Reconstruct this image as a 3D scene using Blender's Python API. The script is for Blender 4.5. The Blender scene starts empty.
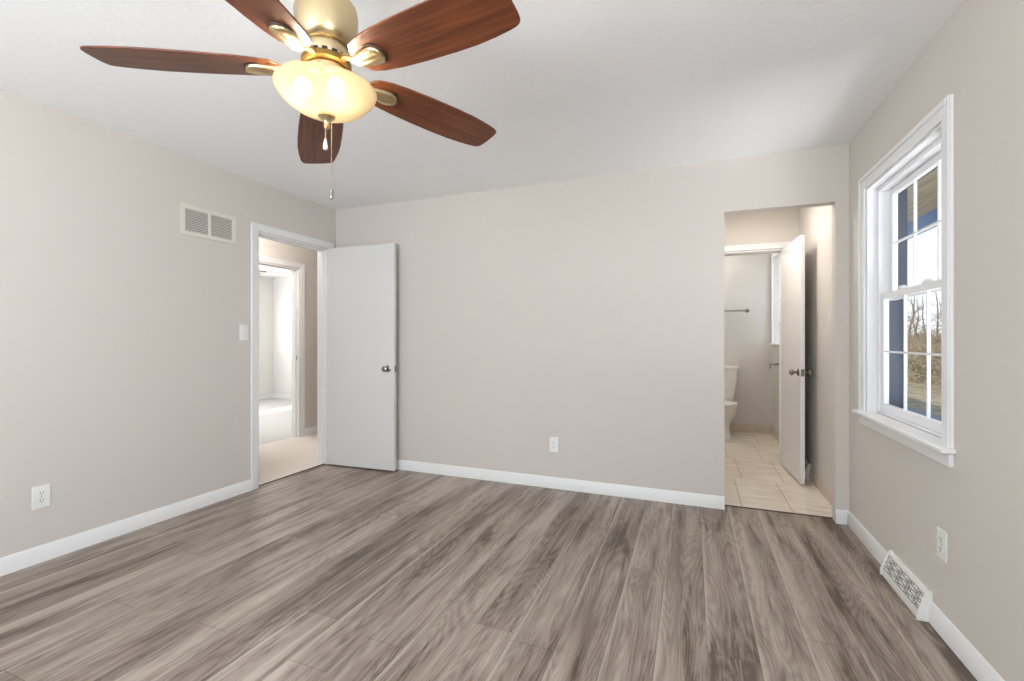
import bpy, bmesh, math, random
from mathutils import Vector, Matrix, noise

C = bpy.context.scene.collection
SC = bpy.context.scene
PI = math.pi
R = math.radians

# ------------------------------------------------------------------ camera, world, sun, lights, exposure
cam_d = bpy.data.cameras.new('camera')
cam_d.sensor_width = 36.0
cam_d.lens = 458.79 * 36.0 / 1024.0
cam_d.shift_y = -0.743 / 1024.0
cam_d.clip_start = 0.05
cam = bpy.data.objects.new('camera', cam_d)
C.objects.link(cam)
cam.location = (0, 0, 1.1818)
cam.rotation_euler = (R(90), 0, 0.37534)
SC.camera = cam

SC.view_settings.view_transform = 'Standard'
SC.view_settings.look = 'None'
SC.view_settings.gamma = 1.0
SC.view_settings.use_curve_mapping = False
SC.view_settings.exposure = 0.02


def lin(r, g, b):
    def f(c):
        c /= 255.0
        return c / 12.92 if c <= 0.04045 else ((c + 0.055) / 1.055) ** 2.4
    return (f(r), f(g), f(b), 1.0)


world = bpy.data.worlds.new('sky')
SC.world = world
world.use_nodes = True
wn = world.node_tree
wn.nodes.clear()
w_out = wn.nodes.new('ShaderNodeOutputWorld')
w_bg = wn.nodes.new('ShaderNodeBackground')
w_tc = wn.nodes.new('ShaderNodeTexCoord')
w_sep = wn.nodes.new('ShaderNodeSeparateXYZ')
w_rmp = wn.nodes.new('ShaderNodeValToRGB')
wn.links.new(w_tc.outputs['Generated'], w_sep.inputs[0])
wn.links.new(w_sep.outputs['Z'], w_rmp.inputs[0])
w_rmp.color_ramp.elements[0].position = 0.0
w_rmp.color_ramp.elements[0].color = lin(240, 246, 252)
w_rmp.color_ramp.elements[1].position = 0.6
w_rmp.color_ramp.elements[1].color = lin(176, 208, 244)
wn.links.new(w_rmp.outputs[0], w_bg.inputs[0])
w_bg.inputs[1].default_value = 1.4
wn.links.new(w_bg.outputs[0], w_out.inputs[0])


def lamp(name, kind, loc, energy, color, target=None, direction=None, size=None, size_y=None, angle=None):
    d = bpy.data.lights.new(name, kind)
    d.energy = energy
    d.color = color
    if kind == 'AREA':
        d.shape = 'RECTANGLE'
        d.size = size
        d.size_y = size_y or size
    if kind == 'POINT' and size:
        d.shadow_soft_size = size
    if kind == 'SUN':
        d.angle = angle
    o = bpy.data.objects.new(name, d)
    C.objects.link(o)
    o.location = loc
    v = Vector(direction) if direction else (Vector(target) - Vector(loc) if target else None)
    if v is not None:
        o.rotation_euler = v.to_track_quat('-Z', 'Y').to_euler()
    return o


lamp('sun', 'SUN', (-12, -6, 12), 4.0, (1.0, 0.95, 0.86), direction=(0.9, 0.43, -0.93), angle=R(0.6))
# added fill lights, set at unseen windows presumed behind the camera
lamp('rear_fill_light', 'AREA', (-1.3, -1.33, 1.45), 90, (0.90, 0.955, 1.0), direction=(0.12, 1, 0.85), size=1.8, size_y=1.3)
lamp('side_fill_light', 'AREA', (1.02, -0.62, 1.41), 42, (0.89, 0.95, 1.0), direction=(-1, 0, 0.12), size=0.85, size_y=1.25)
# added unseen fill light low outside the window, brightening the ceiling
lamp('ceiling_fill_light', 'AREA', (2.0, 1.8, 0.0), 125, (0.95, 0.975, 1.0), direction=(-1, 0.1, 1.1), size=1.4, size_y=2.4)
# daylight of the far bedroom, the hall lamp and the bathroom lamp
lamp('far_room_daylight', 'AREA', (-7.85, 4.6, 1.4), 96, (0.97, 0.985, 1.0), direction=(1, 0.15, 0.2), size=2.4, size_y=1.2)
lamp('hall_ceiling_lamp', 'POINT', (-3.9, 3.3, 2.33), 22, (1.0, 0.92, 0.86), size=0.1)
lamp('bathroom_ceiling_lamp', 'POINT', (-0.15, 6.2, 2.30), 18, (1.0, 0.95, 0.88), size=0.06)
lamp('bathroom_window_daylight', 'AREA', (1.65, 6.15, 1.7), 22, (0.93, 0.97, 1.0), direction=(-1, 0, 0), size=0.8, size_y=1.0)
lamp('vestibule_fill_light', 'AREA', (0.36, 4.2, 2.42), 10.0, (1.0, 0.95, 0.89), direction=(0, 0.05, -1), size=0.35)  # added overhead fill that evens the alcove walls and lifts the tile

# ------------------------------------------------------------------ materials


def new_mat(name):
    m = bpy.data.materials.new(name)
    m.use_nodes = True
    nt = m.node_tree
    b = nt.nodes['Principled BSDF']
    return m, nt, b


def N(nt, t, **kw):
    n = nt.nodes.new(t)
    for k, v in kw.items():
        setattr(n, k, v)
    return n


def add_bump(nt, b, scale, strength, dist=0.002, detail=3.0, rough=0.6, stretch=None):
    tc = N(nt, 'ShaderNodeTexCoord')
    no = N(nt, 'ShaderNodeTexNoise')
    no.inputs['Scale'].default_value = scale
    no.inputs['Detail'].default_value = detail
    no.inputs['Roughness'].default_value = rough
    if stretch:
        mp = N(nt, 'ShaderNodeMapping')
        mp.inputs['Scale'].default_value = stretch
        nt.links.new(tc.outputs['Object'], mp.inputs['Vector'])
        nt.links.new(mp.outputs[0], no.inputs['Vector'])
    else:
        nt.links.new(tc.outputs['Object'], no.inputs['Vector'])
    bp = N(nt, 'ShaderNodeBump')
    bp.inputs['Strength'].default_value = strength
    bp.inputs['Distance'].default_value = dist
    nt.links.new(no.outputs['Fac'], bp.inputs['Height'])
    nt.links.new(bp.outputs[0], b.inputs['Normal'])
    return no


def simple(name, rgb, rough=0.5, metal=0.0, bump=None, spec=None):
    m, nt, b = new_mat(name)
    b.inputs['Base Color'].default_value = lin(*rgb)
    b.inputs['Roughness'].default_value = rough
    b.inputs['Metallic'].default_value = metal
    if spec is not None:
        b.inputs['Specular IOR Level'].default_value = spec
    if bump:
        add_bump(nt, b, *bump)
    return m


def mottled(name, c1, c2, scale, rough, bump=None, stretch=None, detail=4):
    m, nt, b = new_mat(name)
    tc = N(nt, 'ShaderNodeTexCoord')
    mp = N(nt, 'ShaderNodeMapping')
    mp.inputs['Scale'].default_value = stretch or (1, 1, 1)
    no = N(nt, 'ShaderNodeTexNoise')
    no.inputs['Scale'].default_value = scale
    no.inputs['Detail'].default_value = detail
    rp = N(nt, 'ShaderNodeValToRGB')
    rp.color_ramp.elements[0].position = 0.3
    rp.color_ramp.elements[0].color = lin(*c1)
    rp.color_ramp.elements[1].position = 0.7
    rp.color_ramp.elements[1].color = lin(*c2)
    nt.links.new(tc.outputs['Object'], mp.inputs[0])
    nt.links.new(mp.outputs[0], no.inputs['Vector'])
    nt.links.new(no.outputs['Fac'], rp.inputs[0])
    nt.links.new(rp.outputs[0], b.inputs['Base Color'])
    b.inputs['Roughness'].default_value = rough
    if bump:
        bp = N(nt, 'ShaderNodeBump')
        bp.inputs['Strength'].default_value = bump[0]
        bp.inputs['Distance'].default_value = bump[1]
        nt.links.new(no.outputs['Fac'], bp.inputs['Height'])
        nt.links.new(bp.outputs[0], b.inputs['Normal'])
    return m


def math_n(nt, op, a, b=None, c=None):
    n = N(nt, 'ShaderNodeMath', operation=op)
    for i, v in enumerate((a, b, c)):
        if v is None:
            continue
        if isinstance(v, (int, float)):
            n.inputs[i].default_value = v
        else:
            nt.links.new(v, n.inputs[i])
    return n.outputs[0]


def mix_rgb(nt, fac, a, b, blend='MIX'):
    n = N(nt, 'ShaderNodeMix', data_type='RGBA', blend_type=blend)
    for sock, v in ((n.inputs[0], fac), (n.inputs[6], a), (n.inputs[7], b)):
        if isinstance(v, (int, float)):
            sock.default_value = v
        elif isinstance(v, tuple):
            sock.default_value = v
        else:
            nt.links.new(v, sock)
    return n.outputs[2]


def plank_material():
    m, nt, b = new_mat('oak_plank_floor')
    L = nt.links.new
    PW, PL = 0.18, 1.22
    tc = N(nt, 'ShaderNodeTexCoord')
    sp = N(nt, 'ShaderNodeSeparateXYZ')
    L(tc.outputs['Object'], sp.inputs[0])
    xr = math_n(nt, 'DIVIDE', math_n(nt, 'ADD', sp.outputs[0], 10.03), PW)
    row = math_n(nt, 'FLOOR', xr)
    fx = math_n(nt, 'FRACT', xr)
    wr = N(nt, 'ShaderNodeTexWhiteNoise', noise_dimensions='1D')
    L(row, wr.inputs['W'])
    yr = math_n(nt, 'DIVIDE', math_n(nt, 'ADD', math_n(nt, 'ADD', sp.outputs[1], 20.0), math_n(nt, 'MULTIPLY', wr.outputs['Value'], PL)), PL)
    col = math_n(nt, 'FLOOR', yr)
    fy = math_n(nt, 'FRACT', yr)
    cid = N(nt, 'ShaderNodeCombineXYZ')
    L(row, cid.inputs[0])
    L(col, cid.inputs[1])
    wi = N(nt, 'ShaderNodeTexWhiteNoise', noise_dimensions='3D')
    L(cid.outputs[0], wi.inputs['Vector'])
    pid = wi.outputs['Value']

    def vec(sx, sy, k, by_row=False):
        c = N(nt, 'ShaderNodeCombineXYZ')
        L(math_n(nt, 'MULTIPLY', sp.outputs[0], sx), c.inputs[0])
        L(math_n(nt, 'MULTIPLY', sp.outputs[1], sy), c.inputs[1])
        L(math_n(nt, 'MULTIPLY', wr.outputs['Value'] if by_row else pid, k), c.inputs[2])
        return c.outputs[0]

    def nz(v, detail, rough=0.55, dist=0.0):
        n = N(nt, 'ShaderNodeTexNoise')
        n.inputs['Scale'].default_value = 1.0
        n.inputs['Detail'].default_value = detail
        n.inputs['Roughness'].default_value = rough
        n.inputs['Distortion'].default_value = dist
        L(v, n.inputs['Vector'])
        return n.outputs['Fac']
    broad = nz(vec(8.5, 0.8, 40.0, True), 5.0, 0.6, 0.35)
    rings = nz(vec(7.5, 0.75, 91.0), 1.0, 0.4, 0.3)
    cath = math_n(nt, 'ABSOLUTE', math_n(nt, 'SUBTRACT', math_n(nt, 'FRACT', math_n(nt, 'MULTIPLY', rings, 26.0)), 0.5))
    fine = nz(vec(190.0, 5.0, 33.0), 3.0, 0.65)
    med = nz(vec(48.0, 1.6, 90.0, True), 3.0, 0.6, 0.3)
    rp = N(nt, 'ShaderNodeValToRGB')
    e = rp.color_ramp.elements
    e[0].position = 0.35
    e[0].color = lin(82, 67, 57)
    e[1].position = 0.68
    e[1].color = lin(180, 166, 154)
    mid = rp.color_ramp.elements.new(0.48)
    mid.color = lin(134, 119, 108)
    t = math_n(nt, 'ADD', math_n(nt, 'MULTIPLY', broad, 0.74), math_n(nt, 'MULTIPLY', med, 0.26))
    t = math_n(nt, 'ADD', t, math_n(nt, 'MULTIPLY', math_n(nt, 'SUBTRACT', pid, 0.5), 0.055))
    t = math_n(nt, 'ADD', t, math_n(nt, 'MULTIPLY', math_n(nt, 'SUBTRACT', cath, 0.25), 0.17))
    t = math_n(nt, 'ADD', t, math_n(nt, 'MULTIPLY', math_n(nt, 'SUBTRACT', fine, 0.5), 0.22))
    # pale edge along one long side of each plank
    edge = math_n(nt, 'MULTIPLY', math_n(nt, 'MAXIMUM', math_n(nt, 'SUBTRACT', 0.10, fx), 0.0), 1.7)
    t = math_n(nt, 'ADD', t, math_n(nt, 'MULTIPLY', edge, math_n(nt, 'MULTIPLY', 3.2, math_n(nt, 'MAXIMUM', math_n(nt, 'SUBTRACT', broad, 0.18), 0.05))))
    smg = nz(vec(11.0, 1.35, 53.0, True), 5.0, 0.62, 0.7)
    rip = nz(vec(85.0, 26.0, 29.0), 2.0, 0.6)
    sm = N(nt, 'ShaderNodeMapRange')
    sm.inputs[1].default_value = 0.50
    sm.inputs[2].default_value = 0.66
    L(smg, sm.inputs[0])
    t = math_n(nt, 'SUBTRACT', t, math_n(nt, 'MULTIPLY', sm.outputs[0], math_n(nt, 'ADD', 0.02, math_n(nt, 'MULTIPLY', rip, 0.22))))
    t = math_n(nt, 'ADD', t, 0.035)
    L(t, rp.inputs[0])
    # knots
    vo = N(nt, 'ShaderNodeTexVoronoi')
    vo.inputs['Scale'].default_value = 1.0
    L(vec(4.4, 1.5, 17.0), vo.inputs['Vector'])
    kn = N(nt, 'ShaderNodeMapRange')
    kn.inputs[1].default_value = 0.03
    kn.inputs[2].default_value = 0.13
    kn.inputs[3].default_value = 0.65
    kn.inputs[4].default_value = 0.0
    L(vo.outputs['Distance'], kn.inputs[0])
    colr = mix_rgb(nt, kn.outputs[0], rp.outputs[0], lin(74, 60, 52))
    # seams
    ex = math_n(nt, 'MINIMUM', fx, math_n(nt, 'SUBTRACT', 1.0, fx))
    ey = math_n(nt, 'MINIMUM', fy, math_n(nt, 'SUBTRACT', 1.0, fy))
    sx = math_n(nt, 'LESS_THAN', ex, 0.0012 / PW)
    sy = math_n(nt, 'LESS_THAN', ey, 0.0014 / PL)
    seam = math_n(nt, 'MAXIMUM', sx, sy)
    colr = mix_rgb(nt, math_n(nt, 'MULTIPLY', seam, 0.6), colr, lin(66, 55, 48))
    L(colr, b.inputs['Base Color'])
    L(math_n(nt, 'ADD', 0.27, math_n(nt, 'MULTIPLY', fine, 0.16)), b.inputs['Roughness'])
    bp = N(nt, 'ShaderNodeBump')
    bp.inputs['Strength'].default_value = 0.25
    bp.inputs['Distance'].default_value = 0.001
    L(math_n(nt, 'SUBTRACT', fine, math_n(nt, 'MULTIPLY', seam, 1.5)), bp.inputs['Height'])
    L(bp.outputs[0], b.inputs['Normal'])
    return m


def tile_material():
    m, nt, b = new_mat('travertine_tile')
    L = nt.links.new
    tc = N(nt, 'ShaderNodeTexCoord')
    mp = N(nt, 'ShaderNodeMapping')
    mp.inputs['Location'].default_value = (10 * 0.315 - 0.01, 8 * 0.75 - 4.35, 0)
    br = N(nt, 'ShaderNodeTexBrick')
    br.offset = 0.8
    br.offset_frequency = 2
    br.inputs['Scale'].default_value = 1.0
    br.inputs['Mortar Size'].default_value = 0.0028
    br.inputs['Mortar Smooth'].default_value = 0.2
    br.inputs['Brick Width'].default_value = 0.315
    br.inputs['Row Height'].default_value = 0.75
    br.inputs['Color1'].default_value = lin(240, 231, 219)
    br.inputs['Color2'].default_value = lin(233, 223, 209)
    br.inputs['Mortar'].default_value = lin(168, 150, 130)
    no = N(nt, 'ShaderNodeTexNoise')
    no.inputs['Scale'].default_value = 5.0
    no.inputs['Detail'].default_value = 6.0
    mp2 = N(nt, 'ShaderNodeMapping')
    mp2.inputs['Scale'].default_value = (0.8, 3.2, 1)
    L(tc.outputs['Object'], mp.inputs[0])
    L(mp.outputs[0], br.inputs['Vector'])
    L(tc.outputs['Object'], mp2.inputs[0])
    L(mp2.outputs[0], no.inputs['Vector'])
    rp = N(nt, 'ShaderNodeValToRGB')
    rp.color_ramp.elements[0].position = 0.35
    rp.color_ramp.elements[0].color = lin(234, 227, 218)
    rp.color_ramp.elements[1].position = 0.62
    rp.color_ramp.elements[1].color = lin(255, 255, 255)
    L(no.outputs['Fac'], rp.inputs[0])
    L(mix_rgb(nt, 1.0, br.outputs['Color'], rp.outputs[0], 'MULTIPLY'), b.inputs['Base Color'])
    b.inputs['Roughness'].default_value = 0.3
    return m


def wood_blade_material():
    m, nt, b = new_mat('cherry_blade_wood')
    L = nt.links.new
    tc = N(nt, 'ShaderNodeTexCoord')
    mp = N(nt, 'ShaderNodeMapping')
    mp.inputs['Scale'].default_value = (3.0, 55.0, 1.0)
    no = N(nt, 'ShaderNodeTexNoise')
    no.inputs['Scale'].default_value = 1.0
    no.inputs['Detail'].default_value = 5.0
    no.inputs['Distortion'].default_value = 0.6
    rp = N(nt, 'ShaderNodeValToRGB')
    rp.color_ramp.elements[0].position = 0.3
    rp.color_ramp.elements[0].color = lin(72, 33, 18)
    rp.color_ramp.elements[1].position = 0.72
    rp.color_ramp.elements[1].color = lin(124, 68, 36)
    L(tc.outputs['Object'], mp.inputs[0])
    L(mp.outputs[0], no.inputs['Vector'])
    L(no.outputs['Fac'], rp.inputs[0])
    L(rp.outputs[0], b.inputs['Base Color'])
    b.inputs['Roughness'].default_value = 0.38
    return m


def glass_material(name, tint=(1, 1, 1, 1), gloss=0.06):
    m = bpy.data.materials.new(name)
    m.use_nodes = True
    nt = m.node_tree
    nt.nodes.clear()
    o = N(nt, 'ShaderNodeOutputMaterial')
    mx = N(nt, 'ShaderNodeMixShader')
    tr = N(nt, 'ShaderNodeBsdfTransparent')
    gl = N(nt, 'ShaderNodeBsdfGlossy')
    tr.inputs[0].default_value = tint
    gl.inputs['Roughness'].default_value = 0.02
    mx.inputs[0].default_value = gloss
    nt.links.new(tr.outputs[0], mx.inputs[1])
    nt.links.new(gl.outputs[0], mx.inputs[2])
    nt.links.new(mx.outputs[0], o.inputs[0])
    return m


def translucent_material(name, rgb, trans=0.6, thru=0.0):
    m = bpy.data.materials.new(name)
    m.use_nodes = True
    nt = m.node_tree
    nt.nodes.clear()
    o = N(nt, 'ShaderNodeOutputMaterial')
    mx = N(nt, 'ShaderNodeMixShader')
    df = N(nt, 'ShaderNodeBsdfDiffuse')
    tl = N(nt, 'ShaderNodeBsdfTranslucent')
    df.inputs[0].default_value = lin(*rgb)
    tl.inputs[0].default_value = lin(*rgb)
    mx.inputs[0].default_value = trans
    nt.links.new(df.outputs[0], mx.inputs[1])
    nt.links.new(tl.outputs[0], mx.inputs[2])
    last = mx
    gl = N(nt, 'ShaderNodeBsdfGlossy')
    gl.inputs['Roughness'].default_value = 0.25
    m2 = N(nt, 'ShaderNodeMixShader')
    m2.inputs[0].default_value = 0.05
    nt.links.new(last.outputs[0], m2.inputs[1])
    nt.links.new(gl.outputs[0], m2.inputs[2])
    nt.links.new(m2.outputs[0], o.inputs[0])
    return m


def bowl_material():
    m = bpy.data.materials.new('frosted_amber_glass')
    m.use_nodes = True
    nt = m.node_tree
    nt.nodes.clear()
    o = N(nt, 'ShaderNodeOutputMaterial')
    tl = N(nt, 'ShaderNodeBsdfTranslucent')
    df = N(nt, 'ShaderNodeBsdfDiffuse')
    rf = N(nt, 'ShaderNodeBsdfRefraction')
    tl.inputs[0].default_value = (0.78, 0.71, 0.57, 1)
    df.inputs[0].default_value = (0.62, 0.56, 0.44, 1)
    rf.inputs['Color'].default_value = (0.95, 0.88, 0.72, 1)
    rf.inputs['Roughness'].default_value = 0.9
    rf.inputs['IOR'].default_value = 1.02
    a = N(nt, 'ShaderNodeMixShader')
    b = N(nt, 'ShaderNodeMixShader')
    a.inputs[0].default_value = 0.62
    b.inputs[0].default_value = 0.33
    nt.links.new(df.outputs[0], a.inputs[1])
    nt.links.new(tl.outputs[0], a.inputs[2])
    nt.links.new(a.outputs[0], b.inputs[1])
    nt.links.new(rf.outputs[0], b.inputs[2])
    nt.links.new(b.outputs[0], o.inputs[0])
    return m


def emit_material(name, color, strength):
    m = bpy.data.materials.new(name)
    m.use_nodes = True
    nt = m.node_tree
    nt.nodes.clear()
    o = N(nt, 'ShaderNodeOutputMaterial')
    e = N(nt, 'ShaderNodeEmission')
    e.inputs[0].default_value = color
    e.inputs[1].default_value = strength
    nt.links.new(e.outputs[0], o.inputs[0])
    return m


M = {}
M['wall'] = simple('greige_wall_paint', (215, 209, 202), 0.75, bump=(260, 0.06, 0.001))
M['wall_white'] = simple('white_wall_paint', (232, 230, 226), 0.75)
M['ceiling'] = simple('stippled_ceiling_paint', (247, 248, 249), 0.9, bump=(38, 0.4, 0.004, 5.0, 0.65))
M['trim'] = simple('white_trim_paint', (240, 240, 240), 0.38)
M['door'] = simple('white_door_paint', (224, 224, 223), 0.42)
M['door_warm'] = simple('white_bathroom_door_paint', (236, 233, 230), 0.42)
M['plastic'] = simple('white_plastic', (240, 240, 238), 0.35)
M['slot'] = simple('dark_slot', (40, 38, 36), 0.7)
M['nickel'] = simple('satin_nickel', (150, 144, 138), 0.28, 1.0)
M['brass'] = simple('antique_brass', (208, 188, 150), 0.33, 1.0)
M['brass_dark'] = simple('aged_brass', (150, 118, 66), 0.35, 1.0)
M['gap_shade'] = simple('dark_gap_shade', (58, 40, 28), 0.6)  # dark colour standing in for shade in the gap at the blade iron
M['bronze'] = simple('dark_bronze', (96, 90, 84), 0.4, 0.6)
M['steel_blade'] = simple('white_fan_blade', (226, 226, 224), 0.5)
M['floor'] = plank_material()
M['tile'] = tile_material()
M['tile_base'] = mottled('beige_tile_base', (196, 181, 163), (214, 200, 183), 14, 0.35)
M['carpet'] = mottled('beige_carpet', (222, 210, 199), (240, 231, 221), 90, 1.0, (0.8, 0.004))
M['carpet_far'] = mottled('pale_grey_carpet', (190, 186, 181), (210, 207, 203), 90, 1.0, (0.8, 0.004))
M['threshold'] = simple('dark_floor_strip', (84, 72, 62), 0.5)
M['vent'] = simple('vent_enamel', (226, 221, 212), 0.45)
M['vent_dark'] = simple('vent_duct_dark', (112, 106, 97), 0.8)
M['register'] = simple('register_enamel', (236, 234, 230), 0.4)
M['register_slot'] = simple('register_slot', (84, 84, 86), 0.7)
M['blade'] = wood_blade_material()
M['bowl'] = bowl_material()
M['bulb'] = emit_material('lit_bulb', (1.0, 0.88, 0.69, 1), 150.0)
M['bulb_far'] = emit_material('lit_white_bulb', (1.0, 0.95, 0.88, 1), 8.0)
M['glass'] = glass_material('window_glass')
M['frosted'] = translucent_material('frosted_window_glass', (236, 240, 244), 0.85)
M['porcelain'] = simple('white_porcelain', (240, 236, 230), 0.12)
M['vinyl'] = simple('white_window_vinyl', (242, 243, 246), 0.35)
M['soffit'] = mottled('weathered_soffit_board', (150, 140, 118), (196, 186, 164), 2.2, 0.8, stretch=(9, 0.6, 1))
M['navy'] = simple('navy_porch_paint', (92, 132, 188), 0.5)
M['navy_dark'] = simple('navy_window_paint', (42, 54, 74), 0.5)
M['slate'] = simple('slate_sill', (70, 88, 112), 0.5)
M['leaf_litter'] = mottled('brown_leaf_litter', (106, 92, 70), (166, 148, 116), 3.5, 1.0, (0.8, 0.05), detail=8)
M['bark'] = mottled('grey_brown_bark', (104, 88, 72), (158, 140, 116), 18, 0.95)
M['brush'] = mottled('dry_brush', (118, 103, 83), (170, 154, 128), 6, 1.0)

# ------------------------------------------------------------------ mesh helpers


class MB:
    def __init__(self):
        self.bm = bmesh.new()

    def box(self, x0, x1, y0, y1, z0, z1, mtx=None):
        v = [self.bm.verts.new((x, y, z)) for x in (x0, x1) for y in (y0, y1) for z in (z0, z1)]
        for f in ((0, 1, 3, 2), (4, 6, 7, 5), (0, 4, 5, 1), (2, 3, 7, 6), (0, 2, 6, 4), (1, 5, 7, 3)):
            self.bm.faces.new([v[i] for i in f])
        if mtx:
            for q in v:
                q.co = mtx @ q.co
        return self

    def loft(self, rings, cap=True, closed=True):
        rs = [[self.bm.verts.new(p) for p in r] for r in rings]
        n = len(rs[0])
        for a, b in zip(rs, rs[1:]):
            for i in range(n if closed else n - 1):
                j = (i + 1) % n
                self.bm.faces.new((a[i], a[j], b[j], b[i]))
        if cap:
            self.bm.faces.new(list(reversed(rs[0])))
            self.bm.faces.new(rs[-1])
        return self

    def lathe(self, prof, seg=32, mtx=None, cap=True):
        rings = []
        for r, z in prof:
            ring = [Vector((max(r, 1e-5) * math.cos(2 * PI * k / seg), max(r, 1e-5) * math.sin(2 * PI * k / seg), z)) for k in range(seg)]
            rings.append([mtx @ p for p in ring] if mtx else ring)
        return self.loft(rings, cap)

    def prism(self, pts, d, mtx=None):
        """pts: 2-D outline (x, y); extruded from z=0 to z=d"""
        a = [Vector((x, y, 0)) for x, y in pts]
        b = [Vector((x, y, d)) for x, y in pts]
        if mtx:
            a = [mtx @ p for p in a]
            b = [mtx @ p for p in b]
        return self.loft([a, b])

    def tube(self, pts, r, seg=10, cap=True):
        pts = [Vector(p) for p in pts]
        rs = r if isinstance(r, (list, tuple)) else [r] * len(pts)
        rings = []
        up = None
        for i, p in enumerate(pts):
            t = (pts[min(i + 1, len(pts) - 1)] - pts[max(i - 1, 0)]).normalized()
            if up is None:
                up = t.orthogonal().normalized()
            up = (up - t * up.dot(t)).normalized()
            s = t.cross(up)
            rings.append([p + (up * math.cos(2 * PI * k / seg) + s * math.sin(2 * PI * k / seg)) * rs[i] for k in range(seg)])
        return self.loft(rings, cap)

    def sphere(self, c, r, u=16, v=10, sq=(1, 1, 1)):
        prof = [(math.sin(PI * i / v), -math.cos(PI * i / v)) for i in range(v + 1)]
        m = Matrix.Translation(c) @ Matrix.Diagonal((r * sq[0], r * sq[1], r * sq[2], 1))
        return self.lathe(prof, u, m)

    def build(self, name, mat, parent=None, bevel=0, smooth=True, seg=2, angle=35, loc=None):
        bm = self.bm
        bmesh.ops.recalc_face_normals(bm, faces=bm.faces[:])
        me = bpy.data.meshes.new(name)
        bm.to_mesh(me)
        bm.free()
        if isinstance(mat, (list, tuple)):
            for q in mat:
                me.materials.append(q)
        else:
            me.materials.append(mat)
        if smooth:
            for p in me.polygons:
                p.use_smooth = True
            me.set_sharp_from_angle(angle=R(angle))
        o = bpy.data.objects.new(name, me)
        C.objects.link(o)
        if parent:
            o.parent = parent
        if loc:
            o.location = loc
        if bevel:
            md = o.modifiers.new('bevel', 'BEVEL')
            md.width = bevel
            md.segments = seg
            md.limit_method = 'ANGLE'
            md.angle_limit = R(40)
        return o


def tag(o, label=None, cat=None, group=None, kind=None):
    if label:
        o['label'] = label
    if cat:
        o['category'] = cat
    if group:
        o['group'] = group
    if kind:
        o['kind'] = kind
    return o


def empty(name, loc, rz=0):
    o = bpy.data.objects.new(name, None)
    C.objects.link(o)
    o.empty_display_size = 0.05
    o.location = loc
    o.rotation_euler = (0, 0, rz)
    return o


def structure(o, label=None, cat=None):
    return tag(o, label, cat, kind='structure')


def copy_tree(o, parent=None):
    c = o.copy()
    C.objects.link(c)
    if parent:
        c.parent = parent
    for ch in list(o.children):
        copy_tree(ch, c)
    return c


def panel(axis, a0, a1, u0, u1, z0, z1, holes=()):
    """a wall slab between a0 and a1 along axis 'x' or 'y', from u0 to u1 along the other, with rectangular holes"""
    mb = MB()
    us = sorted({u0, u1, *[h[0] for h in holes], *[h[1] for h in holes]})
    zs = sorted({z0, z1, *[h[2] for h in holes], *[h[3] for h in holes]})
    for i in range(len(us) - 1):
        for k in range(len(zs) - 1):
            cu, cz = (us[i] + us[i + 1]) / 2, (zs[k] + zs[k + 1]) / 2
            if any(h[0] < cu < h[1] and h[2] < cz < h[3] for h in holes):
                continue
            if axis == 'x':
                mb.box(a0, a1, us[i], us[i + 1], zs[k], zs[k + 1])
            else:
                mb.box(us[i], us[i + 1], a0, a1, zs[k], zs[k + 1])
    bmesh.ops.remove_doubles(mb.bm, verts=mb.bm.verts[:], dist=1e-5)
    seen = {}
    for f in list(mb.bm.faces):
        key = tuple(sorted(v.index for v in f.verts)) if False else tuple(sorted((round(v.co.x, 4), round(v.co.y, 4), round(v.co.z, 4)) for v in f.verts))
        seen.setdefault(key, []).append(f)
    dead = [f for fs in seen.values() if len(fs) > 1 for f in fs]
    bmesh.ops.delete(mb.bm, geom=dead, context='FACES_ONLY')
    return mb


# ------------------------------------------------------------------ room constants
XL, XR, YB, YF, H = -3.229, 0.932, 3.523, -1.28, 2.44
XH, XHF = -4.45, -4.57           # hall far wall
XF, YN, YE = -7.90, 3.0, 6.87    # far bedroom
YV, YV2, YT = 5.0, 5.1, 6.58     # vestibule end wall, bathroom back wall
DT = 2.045                       # door head
WX1 = 1.10

# ------------------------------------------------------------------ walls, floors, ceilings
structure(panel('x', -3.349, XL, YF - .12, 6.99, 0, H, [(2.66, 3.42, 0, DT)]).build('wall_left', M['wall'], smooth=False))
structure(panel('y', YB, 3.611, XL, XR, 0, H, [(0.206, 0.858, 0, 2.074)]).build('wall_back', M['wall'], smooth=False))
WIN = (2.325, 3.215, 0.745, 2.055)
BWIN = (5.80, 6.50, 1.12, 2.20)
SWIN = (-1.06, -0.18, 0.765, 2.055)
structure(panel('x', XR, WX1, YF - .12, 6.99, 0, H, [WIN, BWIN, SWIN]).build('wall_right', M['wall'], smooth=False))
structure(panel('y', YF - .12, YF, XL, XR, 0, H, [(-2.2, -0.4, 0.8, 2.1)]).build('wall_rear', M['wall'], smooth=False))
structure(panel('x', 0.08, 0.20, 3.611, YV, 0, H).build('wall_vestibule', M['wall'], smooth=False))
structure(panel('y', YV, YV2, -1.30, XR, 0, H, [(0.15, 0.80, 0, DT)]).build('wall_bathroom_front', M['wall'], smooth=False))
structure(panel('y', YT, YT + .12, -1.30, XR, 0, H).build('wall_bathroom_back', M['wall'], smooth=False))
structure(panel('x', -1.42, -1.30, YV, YT + .12, 0, H).build('wall_bathroom_left', M['wall'], smooth=False))
structure(panel('x', XHF, XH, 1.0, 6.99, 0, H, [(3.49, 4.25, 0, DT)]).build('wall_hallway', M['wall'], smooth=False))
structure(panel('y', 0.88, 1.0, XHF, -3.349, 0, H).build('wall_hallway_near', M['wall'], smooth=False))
structure(panel('y', 6.87, 6.99, XH, -3.349, 0, H).build('wall_hallway_end', M['wall'], smooth=False))
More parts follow.
